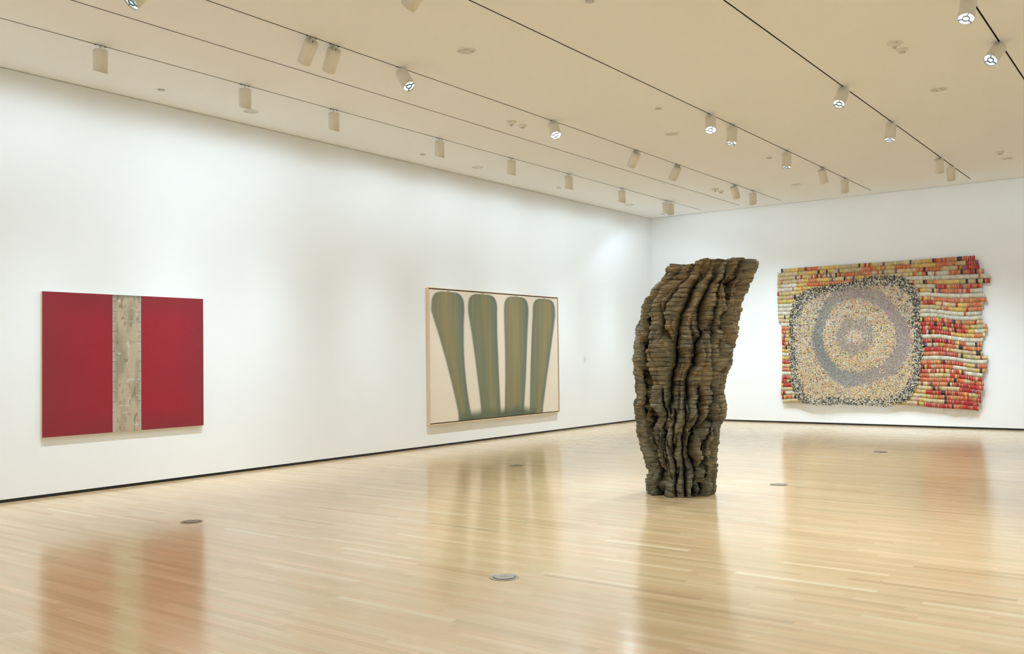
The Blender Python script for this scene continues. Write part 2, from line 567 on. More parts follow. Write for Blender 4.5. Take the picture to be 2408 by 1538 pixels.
# unseen fill spots added at track positions outside the view, without lamp bodies
fill_spots = [(1, y, (-WASH_TILT, 0, -1), W_WASH, 1) for y in (-17.4, -19.4, -21.4, -23.4)]
fill_spots += [(k, -2.295, (0, 0.44, -1), W_BACK * 1.15, 1) for k in (6, 7, 8)]
fill_spots += [(8, y, (WASH_TILT, 0, -1), W_WASH, 1) for y in (-4.5, -7, -9.5, -12, -14.5, -17, -19.5, -22)]
fill_spots += [(k, -24.2, (0, -WASH_TILT, -1), W_WASH, 1) for k in (3, 4, 5, 6, 7)]
fill_spots += [(6, -14.8, (-0.45, 0.45, -0.8), W_SPOT, 0), (7, -13.5, (-0.1, 0.1, -1), W_SPOT, 0),
         (3, -18.5, (0.2, 0.1, -1), 0.4 * W_SPOT, 0), (5, -20.0, (0.1, 0.1, -1), 0.8 * W_SPOT, 0), (7, -18.0, (0, 0.2, -1), W_SPOT, 0), (7, -8.0, (0, 0.1, -1), W_SPOT, 0),
         (4, -22.0, (0, 0, -1), W_SPOT, 0), (6, -21.5, (0, 0, -1), W_SPOT, 0)]
for tr, y, d, w, washer in fill_spots:
    spot_light(None, (TRACK_X[tr], y, HC - 0.33), d, w, 172 if washer else 84, 0.3 if washer else 1.0, name='added_fill_light', profile=WASH_PROFILE if washer else None)

# ------------------------------------------------------------------ ceiling fittings
def make_vent():
    root = empty('ceiling_vent', (0, 0, 0))
    bm = bmesh.new()
    lathe(bm, [(0.098, -0.0005), (0.098, -0.004), (0.104, -0.009), (0.112, -0.008), (0.116, -0.0005)], 48, close=True)
    bm_obj('rim', bm, M_RIM, root, True)
    bm = bmesh.new()
    lathe(bm, [(0, -0.0006), (0.098, -0.0006), (0.098, -0.002), (0, -0.002)], 48)
    bm_obj('recessed_disc', bm, M_FIXD, root)
    bm = bmesh.new()
    for rr in (0.03, 0.055, 0.08):
        lathe(bm, [(rr, -0.002), (rr, -0.005), (rr + 0.007, -0.005), (rr + 0.007, -0.002)], 40, close=True)
    bm_obj('diffuser_rings', bm, M_FIX, root)
    bm = bmesh.new()
    box(bm, (-0.098, -0.005, -0.008), (0.098, 0.005, -0.002))
    box(bm, (-0.005, -0.098, -0.0081), (0.005, 0.098, -0.002))
    bm_obj('cross_bar', bm, M_RIM, root)
    return root
vents = [(4.56, -12.87, 'round ceiling vent with a cross bar, largest and nearest, top centre of the ceiling'),
         (0.63, -12.77, 'round ceiling vent touching the lower end of the second wall washer lamp'),
         (0.65, -7.79, 'round ceiling vent close to the left wall, between the fourth and fifth wall washers'),
         (4.55, -7.82, 'round ceiling vent left of the pair of glaring lamps over the sculpture'),
         (8.41, -7.78, 'round ceiling vent below the near detectors at the upper right'),
         (4.53, -2.23, 'small round vent near the end of the track above the sculpture top'),
         (0.66, -2.26, 'small round vent beside the last single wall washer near the room corner'),
         (8.39, -2.25, 'round ceiling vent next to a detector above the right end of the hanging')]
pv = make_vent()
for i, (x, y, lab) in enumerate(vents):
    v = pv if i == 0 else copy_tree(pv)
    v.location = (x, y, HC)
    tag(v, lab, 'ceiling vent', 'round ceiling vents')

bm = bmesh.new()
lathe(bm, [(0, -0.0004), (0.030, -0.0004), (0.030, -0.004), (0.044, -0.004), (0.046, -0.007), (0.043, -0.009), (0, -0.010)], 40)
disc0 = bm_obj('sprinkler_cover', bm, M_FIXD, None, True)
discs = [(0.60, -14.13, 'small round sprinkler cover between the first two wall washer lamps'),
         (0.61, -9.22, 'small round sprinkler cover left of the fourth wall washer lamp'),
         (0.63, -5.11, 'small round sprinkler cover above the framed painting, beside the sixth wall washer'),
         (5.09, -9.29, 'small round sprinkler cover above the round vent in the middle of the ceiling'),
         (5.07, -5.10, 'small round sprinkler cover left of the upright lamp above the sculpture'),
         (6.42, -13.25, 'small round sprinkler cover cut by the top edge of the photo'),
         (0.61, -0.49, 'tiny round sprinkler cover in the ceiling corner beside the touching lamp pair')]
for i, (x, y, lab) in enumerate(discs):
    o = disc0 if i == 0 else disc0.copy()
    if i:
        COL.objects.link(o)
    o.location = (x, y, HC)
    tag(o, lab, 'sprinkler cover', 'small round sprinkler covers')

def make_detector(kind):
    root = empty('smoke_detector', (0, 0, 0))
    bm = bmesh.new()
    if kind == 'tall':
        lathe(bm, [(0, -0.0005), (0.082, -0.0005), (0.082, -0.008), (0.072, -0.016), (0, -0.016)], 40)
        bm_obj('mounting_plate', bm, M_FIX, root)
        bm = bmesh.new()
        lathe(bm, [(0.058, -0.0155), (0.056, -0.026), (0.040, -0.040), (0.030, -0.042), (0, -0.042)], 40)
        bm_obj('body', bm, M_FIX, root, True)
        bm = bmesh.new()
        lathe(bm, [(0.020, -0.0415), (0.020, -0.062), (0.014, -0.068), (0, -0.069)], 24)
        bm_obj('sensor_cage', bm, M_FIXD, root, True)
        bm = bmesh.new()
        lathe(bm, [(0, -0.0105), (0.011, -0.0105), (0.011, -0.0175), (0, -0.0185)], 16)
        o = bm_obj('indicator', bm, M_RED, root); o.location = (0.030, -0.055, 0)
    else:
        lathe(bm, [(0, -0.0005), (0.066, -0.0005), (0.066, -0.007), (0.058, -0.013), (0, -0.013)], 40)
        bm_obj('mounting_plate', bm, M_FIX, root)
        bm = bmesh.new()
        lathe(bm, [(0.048, -0.0125), (0.047, -0.026), (0.038, -0.033), (0, -0.033)], 40)
        bm_obj('body', bm, M_FIX, root, True)
        bm = bmesh.new()
        lathe(bm, [(0.031, -0.0325), (0.031, -0.046), (0.026, -0.052), (0, -0.053)], 32)
        cage = bm_obj('sensor_cage', bm, M_FIX, root, True)
        bm = bmesh.new()
        for i in range(12):
            a = 2 * PI * i / 12
            mtx = Matrix.Rotation(a, 4, 'Z')
            n0 = len(bm.verts)
            box(bm, (0.0295, -0.0042, -0.0445), (0.0318, 0.0042, -0.0375))
            bm.verts.ensure_lookup_table()
            for v in list(bm.verts)[n0:]:
                v.co = mtx @ v.co
        bm_obj('vent_slots', bm, M_PIN, cage)
    return root
dets = [('tall', 3.07, -10.02, 'taller smoke detector with a red mark, left one of the mid-ceiling pair'),
        ('low', 3.07, -9.74, 'flatter smoke detector with dark slots, right one of the mid-ceiling pair'),
        ('tall', 3.05, -2.88, 'small far smoke detector, left one of the pair beside the cap-on spotlight'),
        ('low', 3.03, -2.55, 'small far smoke detector, right one of the pair beside the cap-on spotlight'),
        ('tall', 8.44, -10.08, 'larger upper smoke detector of the pair at the upper right of the ceiling'),
        ('low', 8.45, -9.80, 'lower smoke detector with dark slots of the pair at the upper right'),
        ('low', 8.38, -2.95, 'single smoke detector beside a round vent above the right end of the hanging')]
dp = {}
for kind, x, y, lab in dets:
    if kind in dp:
        d = copy_tree(dp[kind])
    else:
        d = dp[kind] = make_detector(kind)
    d.location = (x, y, HC)
    tag(d, lab, 'smoke detector', 'smoke detectors on the ceiling')

# ------------------------------------------------------------------ floor outlets
def make_outlet():
    root = empty('floor_outlet', (0, 0, 0))
    bm = bmesh.new()
    lathe(bm, [(0.081, 0.0004), (0.083, 0.0035), (0.100, 0.004), (0.106, 0.0025), (0.107, 0.0004)], 56, close=True)
    bm_obj('flange_ring', bm, M_BRASS, root, True)
    bm = bmesh.new()
    lathe(bm, [(0, 0.0004), (0.081, 0.0004), (0.081, 0.0012), (0, 0.0012)], 48)
    bm_obj('recess', bm, M_BRASS_D, root)
    bm = bmesh.new()
    lathe(bm, [(0, 0.0013), (0.075, 0.0013), (0.076, 0.006), (0.072, 0.008), (0, 0.008)], 48)
    lid = bm_obj('lid', bm, M_BRASS, root)
    bm = bmesh.new()
    box(bm, (-0.030, -0.004, 0.0078), (0.030, 0.004, 0.0088))
    box(bm, (-0.004, 0.022, 0.0078), (0.004, 0.038, 0.0088))
    bm_obj('lid_latch', bm, M_BRASS_D, lid)
    return root
outs = [(2.98, -15.34, 'round bronze floor outlet cover in front of the red painting'),
        (6.99, -15.49, 'largest round bronze floor outlet cover, in the middle foreground of the wood floor'),
        (2.97, -9.87, 'small round floor outlet cover in the mirror image of the framed painting'),
        (6.92, -9.86, 'round floor outlet cover to the right of the sculpture foot'),
        (6.93, -5.44, 'far round floor outlet cover below the wall hanging')]
po = make_outlet()
for i, (x, y, lab) in enumerate(outs):
    o = po if i == 0 else copy_tree(po)
    o.location = (x, y, 0)
    o.rotation_euler = (0, 0, 0.4)
    tag(o, lab, 'floor outlet', 'round floor outlets')

# ------------------------------------------------------------------ noise helpers for painted surfaces
def hash3(i, j, k):
    h = (i * 374761393 + j * 668265263 + k * 2147483647 + 1013904223) & 0xFFFFFFFF
    h = ((h ^ (h >> 13)) * 1274126177) & 0xFFFFFFFF
    return ((h ^ (h >> 16)) & 0xFFFFFF) / float(0xFFFFFF)

def vnoise(x, y, z):
    x, y, z = np.broadcast_arrays(np.asarray(x, float), np.asarray(y, float), np.asarray(z, float))
    i, j, k = np.floor(x).astype(np.int64), np.floor(y).astype(np.int64), np.floor(z).astype(np.int64)
    fx, fy, fz = x - i, y - j, z - k
    sx, sy, sz = [f * f * (3 - 2 * f) for f in (fx, fy, fz)]
    r = 0
    for a in (0, 1):
        for b in (0, 1):
            for c in (0, 1):
                wgt = (sx if a else 1 - sx) * (sy if b else 1 - sy) * (sz if c else 1 - sz)
                r = r + wgt * hash3(i + a, j + b, k + c)
    return r * 2 - 1

def fbm(x, y, z, o=4):
    r, amp, tot = 0, 1.0, 0
    for q in range(o):
        r = r + amp * vnoise(x * 2 ** q + q * 17.3, y * 2 ** q + q * 5.1, z * 2 ** q + q * 9.7)
        tot += amp
        amp *= 0.5
    return r / tot

def sstep(a, b, x):
    t = np.clip((x - a) / (b - a), 0, 1)
    return t * t * (3 - 2 * t)

def painted_face(name, x, y0, y1, z0, z1, ny, nz, colour, m, parent, thick=0.004):
    """a thin painted panel facing +x, its paint kept as a colour layer on a fine grid"""
    ys = np.linspace(y0, y1, ny); zs = np.linspace(z0, z1, nz)
    Y, Z = np.meshgrid(ys, zs)
    s = (Y - y0) / (y1 - y0); t = (Z - z0) / (z1 - z0)
    rgb = colour(s, t, Y, Z)
    nv = ny * nz
    co = np.empty((nv + 4, 3)); co[:nv, 0] = x; co[:nv, 1] = Y.ravel(); co[:nv, 2] = Z.ravel()
    co[nv:] = [(x - thick, y0, z0), (x - thick, y1, z0), (x - thick, y1, z1), (x - thick, y0, z1)]
    idx = np.arange(nv).reshape(nz, ny)
    faces = np.stack([idx[:-1, :-1], idx[:-1, 1:], idx[1:, 1:], idx[1:, :-1]], -1).reshape(-1, 4).tolist()
    b = nv
    faces += [list(idx[0, ::-1]) + [b, b + 1], list(idx[:, -1][::-1]) + [b + 1, b + 2], list(idx[-1, :]) + [b + 2, b + 3], list(idx[:, 0]) + [b + 3, b], [b, b + 3, b + 2, b + 1]]
    me = bpy.data.meshes.new(name)
    me.from_pydata(co.tolist(), [], faces)
    ca = me.color_attributes.new('paint', 'FLOAT_COLOR', 'POINT')
    arr = np.ones((nv + 4, 4)); arr[:nv, :3] = rgb.reshape(-1, 3); arr[nv:, :3] = lin((190, 175, 140))
    ca.data.foreach_set('color', arr.ravel())
    me.materials.append(m)
    o = bpy.data.objects.new(name, me)
    COL.objects.link(o)
    o.parent = parent
    return o

def mixc(a, b, f):
    return a * (1 - f[..., None]) + np.asarray(b) * f[..., None]

# ------------------------------------------------------------------ red painting with a beige centre band
M_REDP = vcol_material('red_paint', 0.75, 0.25, 0.25, 0.05)
M_BAND = vcol_material('beige_band_paint', 0.8, 0.3, 0.2, 0.10)
M_RAW = wood_material('raw_canvas_edge', (0.74, 0.66, 0.46), (0.62, 0.54, 0.36))
rp = tag(empty('red_painting', (0.0, -14.24, 0.714)), 'wide dark red painting with a vertical weathered beige band on the left wall', 'painting')
def rp_child(o):
    o.parent = rp
    o.matrix_parent_inverse = Matrix.Translation((0.0, -14.24, 0.714)).inverted()
    return o
X1, RY0, RB0, RB1, RY1, RZ0, RZ1 = 0.042, -15.353, -14.467, -14.068, -13.135, 0.713, 2.453
def red_col(s, t, Y, Z):
    n = fbm(Y * 1.1, Z * 1.1, 3.0, 3)
    n2 = fbm(Y * 14, Z * 30, 8.0, 3)
    edge = np.minimum(np.minimum(Y - RY0, RY1 - Y) / 0.35, np.minimum(Z - RZ0, RZ1 - Z) / 0.35)
    base = np.ones(Y.shape + (3,)) * np.array(lin((140, 44, 52)))
    base = mixc(base, lin((154, 39, 49)), np.clip(0.5 + n * 0.9, 0, 1) * sstep(0, 1, edge))
    base = mixc(base, lin((136, 48, 54)), (1 - sstep(0, 1, edge)) * 0.4)
    return base * (1 + 0.05 * n2[..., None])
def band_col(s, t, Y, Z):
    n = fbm(Y * 9, Z * 3.2, 1.0, 5)
    n2 = fbm(Y * 30, Z * 13, 5.0, 4)
    n3 = fbm(Y * 16, Z * 24, 11.0, 3)
    base = np.ones(Y.shape + (3,)) * np.array(lin((182, 166, 142)))
    base = mixc(base, lin((146, 137, 116)), np.clip(n * 1.9 + 0.1, 0, 0.85))
    base = mixc(base, lin((112, 106, 90)), sstep(0.22, 0.6, n2) * 0.7)
    e = np.minimum(s, 1 - s)
    base = mixc(base, lin((176, 173, 162)), (1 - sstep(0.0, 0.14, e)) * 0.75)
    base = mixc(base, lin((200, 200, 192)), sstep(0.42, 0.52, n3) * 0.55)
    tick = (np.abs((Z - RZ0) / 0.1275 % 1.0 - 0.5) > 0.478) & (e < 0.10)
    base = mixc(base, lin((60, 56, 46)), tick * 0.75)
    seam = (np.abs((Z - RZ0) / 0.3825 % 1.0 - 0.5) > 0.494)
    base = mixc(base, lin((110, 104, 88)), seam * 0.35)
    base = mixc(base, lin((70, 66, 55)), sstep(0.96, 1.0, t + 0.03 * n2) * 0.6)
    return base
painted = [('red_panel', RY0, RB0, red_col, M_REDP, 220, 260, None), ('centre_panel', RB0 + 0.003, RB1 - 0.003, band_col, M_BAND, 170, 560, 'weathered beige centre panel'), ('red_panel', RB1, RY1, red_col, M_REDP, 220, 260, None)]
for nm, a, b, f, m, ny, nz, lab in painted:
    o = rp_child(painted_face(nm, X1 - (0.001 if nm == 'centre_panel' else 0), a, b, RZ0, RZ1, ny, nz, f, m, None, 0.0035))
    if lab:
        o['label'] = lab
bm = bmesh.new(); box(bm, (0.0005, RY0 + 0.002, RZ0 + 0.002), (X1 - 0.0046, RY1 - 0.002, RZ1 - 0.002))
rp_child(bm_obj('stretcher', bm, M_RAW))

# ------------------------------------------------------------------ framed painting of four olive bands
M_CANV = vcol_material('stained_canvas', 0.85, 0.3, 0.15, 0.03)
M_FRAME = wood_material('blond_wood_frame', (0.84, 0.66, 0.44), (0.72, 0.53, 0.33))
M_DKGAP = speckled('dark_frame_channel', (0.09, 0.065, 0.04), 0.6)
fp = tag(empty('framed_painting', (0.0, -6.41, 0.402)), 'large blond-framed painting of four upright olive green bands on cream canvas', 'painting')
def fp_child(o):
    o.parent = fp
    o.matrix_parent_inverse = Matrix.Translation((0.0, -6.41, 0.402)).inverted()
    return o
FX, FY0, FY1, FZ0, FZ1 = 0.062, -8.495, -4.340, 0.402, 2.858
cy0, cy1, cz0, cz1 = FY0 + 0.030, FY1 - 0.030, FZ0 + 0.030, FZ1 - 0.030
def olive(s, t, Y, Z):
    jit = fbm(s * 6, t * 3, 2.0, 3) * 0.004
    base = np.ones(s.shape + (3,)) * np.array(lin((229, 216, 196)))
    base = base * (1 + 0.02 * fbm(s * 3, t * 3, 9, 3)[..., None])
    # (centre, half width) at bottom / middle / shoulder for each plain band
    bands = [((0.235, 0.044), (0.175, 0.060), (0.125, 0.112), 0.30),
             ((0.430, 0.072), (0.405, 0.086), (0.375, 0.108), 0.62),
             ((0.615, 0.078), (0.632, 0.086), (0.640, 0.100), 0.55),
             ((0.800, 0.056), (0.838, 0.080), (0.880, 0.100), 0.75)]
    strk = fbm(s * 70, t * 1.6, 4.0, 4)
    hueN = fbm(s * 14, t * 0.5, 21.0, 2)
    for q, (b0, b1, b2, ph) in enumerate(bands):
        tc = np.clip((t - 0.04) / 0.80, 0, 1)
        m1, m2, m3 = (1 - tc) ** 2, 2 * tc * (1 - tc), tc ** 2          # smooth curve through foot, middle and shoulder
        c = m1 * b0[0] + m2 * (2 * b1[0] - (b0[0] + b2[0]) / 2) + m3 * b2[0]
        w = m1 * b0[1] + m2 * (2 * b1[1] - (b0[1] + b2[1]) / 2) + m3 * b2[1]
        k = np.clip((t - 0.86) / 0.130, 0, 1)
        w = w * (1 - k ** 3.0) ** (1 / 3.6)
        d = (np.abs(s - c + jit) - w)
        inside = 1 - sstep(-0.004, 0.006, d)
        halo = (1 - sstep(0.0, 0.016, np.abs(d))) * 0.25
        base = mixc(base, lin((150, 164, 172)), halo)
        rel = (s - c) / np.maximum(w, 1e-3)
        g = np.ones(s.shape + (3,)) * np.array(lin((140, 131, 102)))
        g = mixc(g, lin((126, 129, 103)), np.clip(0.5 + hueN * 1.2, 0, 1))
        g = mixc(g, lin((152, 137, 90)), np.exp(-((rel - (ph - 0.5) * 1.2) / 0.28) ** 2) * 0.55)
        g = mixc(g, lin((104, 118, 116)), sstep(0.55, 0.95, rel) * 0.65)
        g = mixc(g, lin((116, 122, 104)), sstep(-0.7, -1.0, rel) * 0.5)
        g = g * (1 + 0.14 * strk[..., None])
        base = mixc(base, g, np.zeros(s.shape)) * (1 - inside[..., None]) + g * inside[..., None]
    pool_w = 0.32 + 0.03 * fbm(s * 4, 0, 3, 2)
    pool = (1 - sstep(0.02, 0.10, t + 0.035 * fbm(s * 16, 3, 1, 3))) * (1 - sstep(pool_w - 0.03, pool_w + 0.01, np.abs(s - 0.50)))
    pc = np.ones(s.shape + (3,)) * np.array(lin((102, 110, 88))) * (1 + 0.35 * fbm(s * 18, t * 12, 6, 4)[..., None])
    return base * (1 - pool[..., None]) + pc * pool[..., None]
fp_child(painted_face('canvas', FX - 0.012, cy0, cy1, cz0, cz1, 620, 400, olive, M_CANV, None, 0.02))
bm = bmesh.new(); box(bm, (0.0005, FY0 + 0.011, FZ0 + 0.011), (FX - 0.034, FY1 - 0.011, FZ1 - 0.011))
fp_child(bm_obj('shadow_gap_backing', bm, M_DKGAP))
bm = bmesh.new()
for a, b in (((0.0006, FY0, FZ0), (FX, FY0 + 0.010, FZ1)), ((0.0006, FY1 - 0.010, FZ0), (FX, FY1, FZ1)),
             ((0.0006, FY0 + 0.0101, FZ1 - 0.010), (FX, FY1 - 0.0101, FZ1)), ((0.0006, FY0 + 0.0101, FZ0), (FX, FY1 - 0.0101, FZ0 + 0.010))):
    box(bm, a, b)
fp_child(bm_obj('frame', bm, M_FRAME))

# ------------------------------------------------------------------ wall label
wl = tag(empty('wall_label', (0.0, -3.20, 1.39)), 'small pale text label on the left wall, right of the framed painting', 'label')
bm = bmesh.new(); box(bm, (0.0005, -0.062, 0.0), (0.004, 0.062, 0.200))
bm_obj('label_panel', bm, speckled('pale_label', (0.82, 0.82, 0.80), 0.5, 0, 0.01), wl)
bm = bmesh.new()
random.seed(4)
zz = 0.184
for grp in (2, 1, 6, 2):
    for k in range(grp):
        yq = -0.054
        end = -0.054 + random.uniform(0.06, 0.10)
        while yq < end:
            w = random.uniform(0.006, 0.016)
            box(bm, (0.004, yq, zz), (0.0044, min(yq + w, end), zz + 0.0042))
            yq += w + 0.0035
        zz -= 0.0105
    zz -= 0.012
bm_obj('lettering', bm, speckled('grey_print', (0.38, 0.38, 0.37), 0.7), wl)

# ------------------------------------------------------------------ sculpture
def build_sculpture():
    LO = [(-0.035, -0.37), (0.02, -0.38), (0.142, -0.384), (0.289, -0.391), (0.388, -0.414), (0.535, -0.441), (0.683, -0.480), (0.782, -0.486), (0.931, -0.502), (1.054, -0.50),
          (1.128, -0.468), (1.277, -0.478), (1.426, -0.505), (1.575, -0.505), (1.773, -0.494), (1.898, -0.498), (1.972, -0.468), (2.12, -0.429), (2.238, -0.365), (2.30, -0.29), (2.365, -0.268), (2.461, -0.175), (2.559, -0.125), (2.70, -0.09)]
    RO = [(-0.03, 0.357), (0.052, 0.387), (0.15, 0.405), (0.295, 0.418), (0.466, 0.431), (0.539, 0.43), (0.685, 0.463), (0.782, 0.485), (0.904, 0.532), (0.976, 0.545),
          (1.05, 0.528), (1.123, 0.515), (1.22, 0.508), (1.317, 0.535), (1.414, 0.580), (1.511, 0.628), (1.633, 0.645), (1.754, 0.677), (1.851, 0.70), (1.949, 0.69),
          (2.046, 0.711), (2.144, 0.727), (2.289, 0.763), (2.376, 0.798), (2.433, 0.848), (2.53, 0.872), (2.592, 0.91), (2.70, 0.905)]
    TP = [(-0.15, 2.615), (-0.048, 2.636), (0.05, 2.630), (0.10, 2.612), (0.18, 2.630), (0.25, 2.668), (0.34, 2.678), (0.48, 2.672), (0.556, 2.658), (0.63, 2.676), (0.72, 2.686), (0.82, 2.676), (0.92, 2.652)]
    NT_, NZ_ = 900, 620
    th = np.linspace(0, 2 * PI, NT_, endpoint=False)
    tt = np.linspace(0, 1, NZ_)
    TH, T = np.meshgrid(th, tt)
    # cells of stacked timber: uneven layer heights
    zt = 2.66
    l = np.interp(2.6, [p[0] for p in LO], [p[1] for p in LO]); r = np.interp(2.6, [p[0] for p in RO], [p[1] for p in RO])
    xtop = (l + r) / 2 + (r - l) / 2 * np.cos(TH)
    ztop = np.interp(xtop, [p[0] for p in TP], [p[1] for p in TP])
    ztop = ztop + 0.012 * vnoise(np.cos(TH) * 7, np.sin(TH) * 7, 2.5)
    Z = T * ztop
    lo = np.interp(Z, [p[0] for p in LO], [p[1] for p in LO])
    ro = np.interp(Z, [p[0] for p in RO], [p[1] for p in RO])
    cx = (lo + ro) / 2; a = (ro - lo) / 2
    b = a * np.interp(Z, [0, 1.2, 2.0, 2.7], [0.95, 0.85, 0.72, 0.56])
    C_, S_ = np.cos(TH), np.sin(TH)
    px, py = C_ * 0.45, S_ * 0.42
    # broad vertical lobes that wander as they rise
    wx = px + 0.10 * vnoise(px * 3, py * 3, Z * 1.4) + 0.05 * vnoise(px * 7, py * 7, Z * 3.1)
    wy = py + 0.10 * vnoise(px * 3 + 9, py * 3, Z * 1.4)
    rid = 1 - np.abs(vnoise(wx * 7.5, wy * 7.5, Z * 0.75 + 3))
    rid2 = 1 - np.abs(vnoise(wx * 13, wy * 13, Z * 1.8 + 11))
    lowmix = 1 - sstep(0.7, 1.4, Z)
    disp = -0.14 * np.clip((rid - 0.74) / 0.26, 0, 1) ** 1.3
    disp += -0.085 * (0.50 + 0.75 * lowmix) * np.clip((rid2 - 0.70) / 0.30, 0, 1) ** 1.3
    disp += 0.042 * fbm(wx * 9, wy * 9, Z * 6.5, 3)
    knob = vnoise(wx * 8, wy * 8, Z * 4.2 + 7) * sstep(1.5, 2.3, Z)
    disp += 0.045 * knob
    # the clefts that face the room, running the height of the piece
    xn = C_
    front = sstep(-0.05, -0.35, S_)
    wob = 0.035 * vnoise(0 * Z + 2, 5, Z * 6.0) + 0.02 * vnoise(1, 3, Z * 17.0)
    clefts = [([0.9, 1.4, 1.8, 2.2, 2.62], [-0.24, -0.18, -0.17, -0.08, -0.14], 0.062, 0.21, 0.85, 2.7),
              ([1.0, 1.4, 1.8, 2.3, 2.66], [0.16, 0.20, 0.25, 0.20, 0.08], 0.052, 0.16, 0.95, 2.7),
              ([0.5, 1.2, 1.8, 2.3], [-0.80, -0.78, -0.76, -0.82], 0.036, 0.12, 0.3, 2.35),
              ([1.5, 1.9, 2.3, 2.66], [0.50, 0.52, 0.46, 0.34], 0.040, 0.07, 1.6, 2.7),
              ([1.3, 1.8, 2.2, 2.66], [0.62, 0.70, 0.70, 0.62], 0.045, 0.13, 1.5, 2.7),
              ([1.7, 2.1, 2.5], [-0.50, -0.46, -0.42], 0.035, 0.05, 1.7, 2.7),
              ([0.0, 0.5, 1.1], [-0.70, -0.72, -0.66], 0.040, 0.08, -1, 1.15),
              ([0.0, 0.5, 1.0, 1.3], [-0.42, -0.41, -0.36, -0.46], 0.040, 0.10, -1, 1.25),
              ([0.0, 0.5, 1.0], [-0.14, -0.16, -0.12], 0.036, 0.10, -1, 1.05),
              ([0.0, 0.4, 0.9, 1.2], [0.14, 0.08, 0.12, 0.10], 0.040, 0.12, -1, 1.2),
              ([0.0, 0.5, 1.1], [0.40, 0.37, 0.44], 0.042, 0.12, -1, 1.3),
              ([0.0, 0.6, 1.2], [0.66, 0.64, 0.74], 0.038, 0.08, -1, 1.3)]
    cl = np.zeros_like(Z)
    for zs, us, wdt, dep, z0, z1 in clefts:
        u = np.interp(Z, zs, us) + wob * (1 + 0.3 * np.sin(Z * 5 + dep * 40))
        env = sstep(z0, z0 + 0.18, Z) * (1 - sstep(z1 - 0.12, z1, Z))
        dd = np.abs(xn - u) / wdt
        pq = np.clip(dd / 2.9, 0, 1)
        cl = np.minimum(cl, -1.6 * (dep + 0.04) * env * front * (1 - np.sqrt(1 - (1 - pq) ** 2)))
    # stacked timber layers: every layer has its own jagged outline
    zz = Z + 0.012 * vnoise(px * 5, py * 5, 0.3) + 0.010 * px
    hz = 0.052
    ly = np.floor(zz / hz); fr = zz / hz - ly
    lay = vnoise(px * 12 + ly * 3.71, py * 12 + ly * 7.13, ly * 0.5)
    lay2 = vnoise(px * 34 + ly * 1.7, py * 34, ly * 1.31)
    disp += 0.030 * lay + 0.015 * lay2
    disp += -0.016 * (1 - sstep(0.0, 0.18, np.minimum(fr, 1 - fr)))
    h2 = 0.0143
    l2 = np.floor(zz / h2)
    disp += 0.0055 * vnoise(px * 26 + l2 * 5.1, py * 26 + l2 * 2.3, l2 * 0.77)
    edge = np.abs(C_)
    disp = disp * (1 - 0.55 * sstep(0.90, 1.0, edge)) + 0.012
    X = cx + (a + disp) * C_
    Yv = (b + disp) * S_ - cl                   # clefts cut straight back into the body
    U = np.array([0.8949894, 0.44608741, 0]); V = np.array([-0.44608741, 0.8949894, 0])
    P = X[..., None] * U + Yv[..., None] * V
    P[..., 2] += Z
    P[0, :, 2] = 0.0
    rings = [P]
    last = P[-1]
    cen = last.mean(0)
    for f, dz in ((0.93, 0.0), (0.82, -0.03), (0.66, -0.12), (0.45, -0.22), (0.2, -0.27)):
        q_ = cen + (last - cen) * f
        q_[:, 2] = last[:, 2] * 1.0 + dz + 0.012 * vnoise(q_[:, 0] * 15, q_[:, 1] * 15, f * 9)
        rings.append(q_[None])
    P = np.concatenate(rings, 0)
    nz = P.shape[0]
    co = P.reshape(-1, 3)
    top = co[(nz - 1) * NT_:].mean(0)
    co = np.vstack([co, top, [P[0, :, 0].mean(), P[0, :, 1].mean(), 0.0]])
    i = np.arange(nz * NT_).reshape(nz, NT_)
    j = np.roll(i, -1, 1)
    q_ = np.stack([i[:-1], j[:-1], j[1:], i[1:]], -1).reshape(-1, 4)
    ti = nz * NT_
    tris = np.stack([i[-1], j[-1], np.full(NT_, ti)], -1)
    tri2 = np.stack([j[0], i[0], np.full(NT_, ti + 1)], -1)
    me = bpy.data.meshes.new('wooden_sculpture')
    loops = np.concatenate([q_.ravel(), tris.ravel(), tri2.ravel()])
    nq = len(q_); nt = 2 * NT_
    me.vertices.add(len(co)); me.vertices.foreach_set('co', co.ravel())
    me.loops.add(len(loops)); me.loops.foreach_set('vertex_index', loops.astype(np.int32))
    me.polygons.add(nq + nt)
    st = np.concatenate([np.arange(nq) * 4, nq * 4 + np.arange(nt) * 3])
    tot = np.concatenate([np.full(nq, 4), np.full(nt, 3)])
    me.polygons.foreach_set('loop_start', st.astype(np.int32))
    me.polygons.foreach_set('loop_total', tot.astype(np.int32))
    me.update(calc_edges=True)
    me.validate()
    me.materials.append(sculpture_material())
    o = bpy.data.objects.new('wooden_sculpture', me)
    COL.objects.link(o)
    o.location = (6.22, -11.1, 0.0)
    tag(o, 'tall rough carved wooden sculpture of stacked timber layers standing on the wood floor', 'sculpture')
build_sculpture()

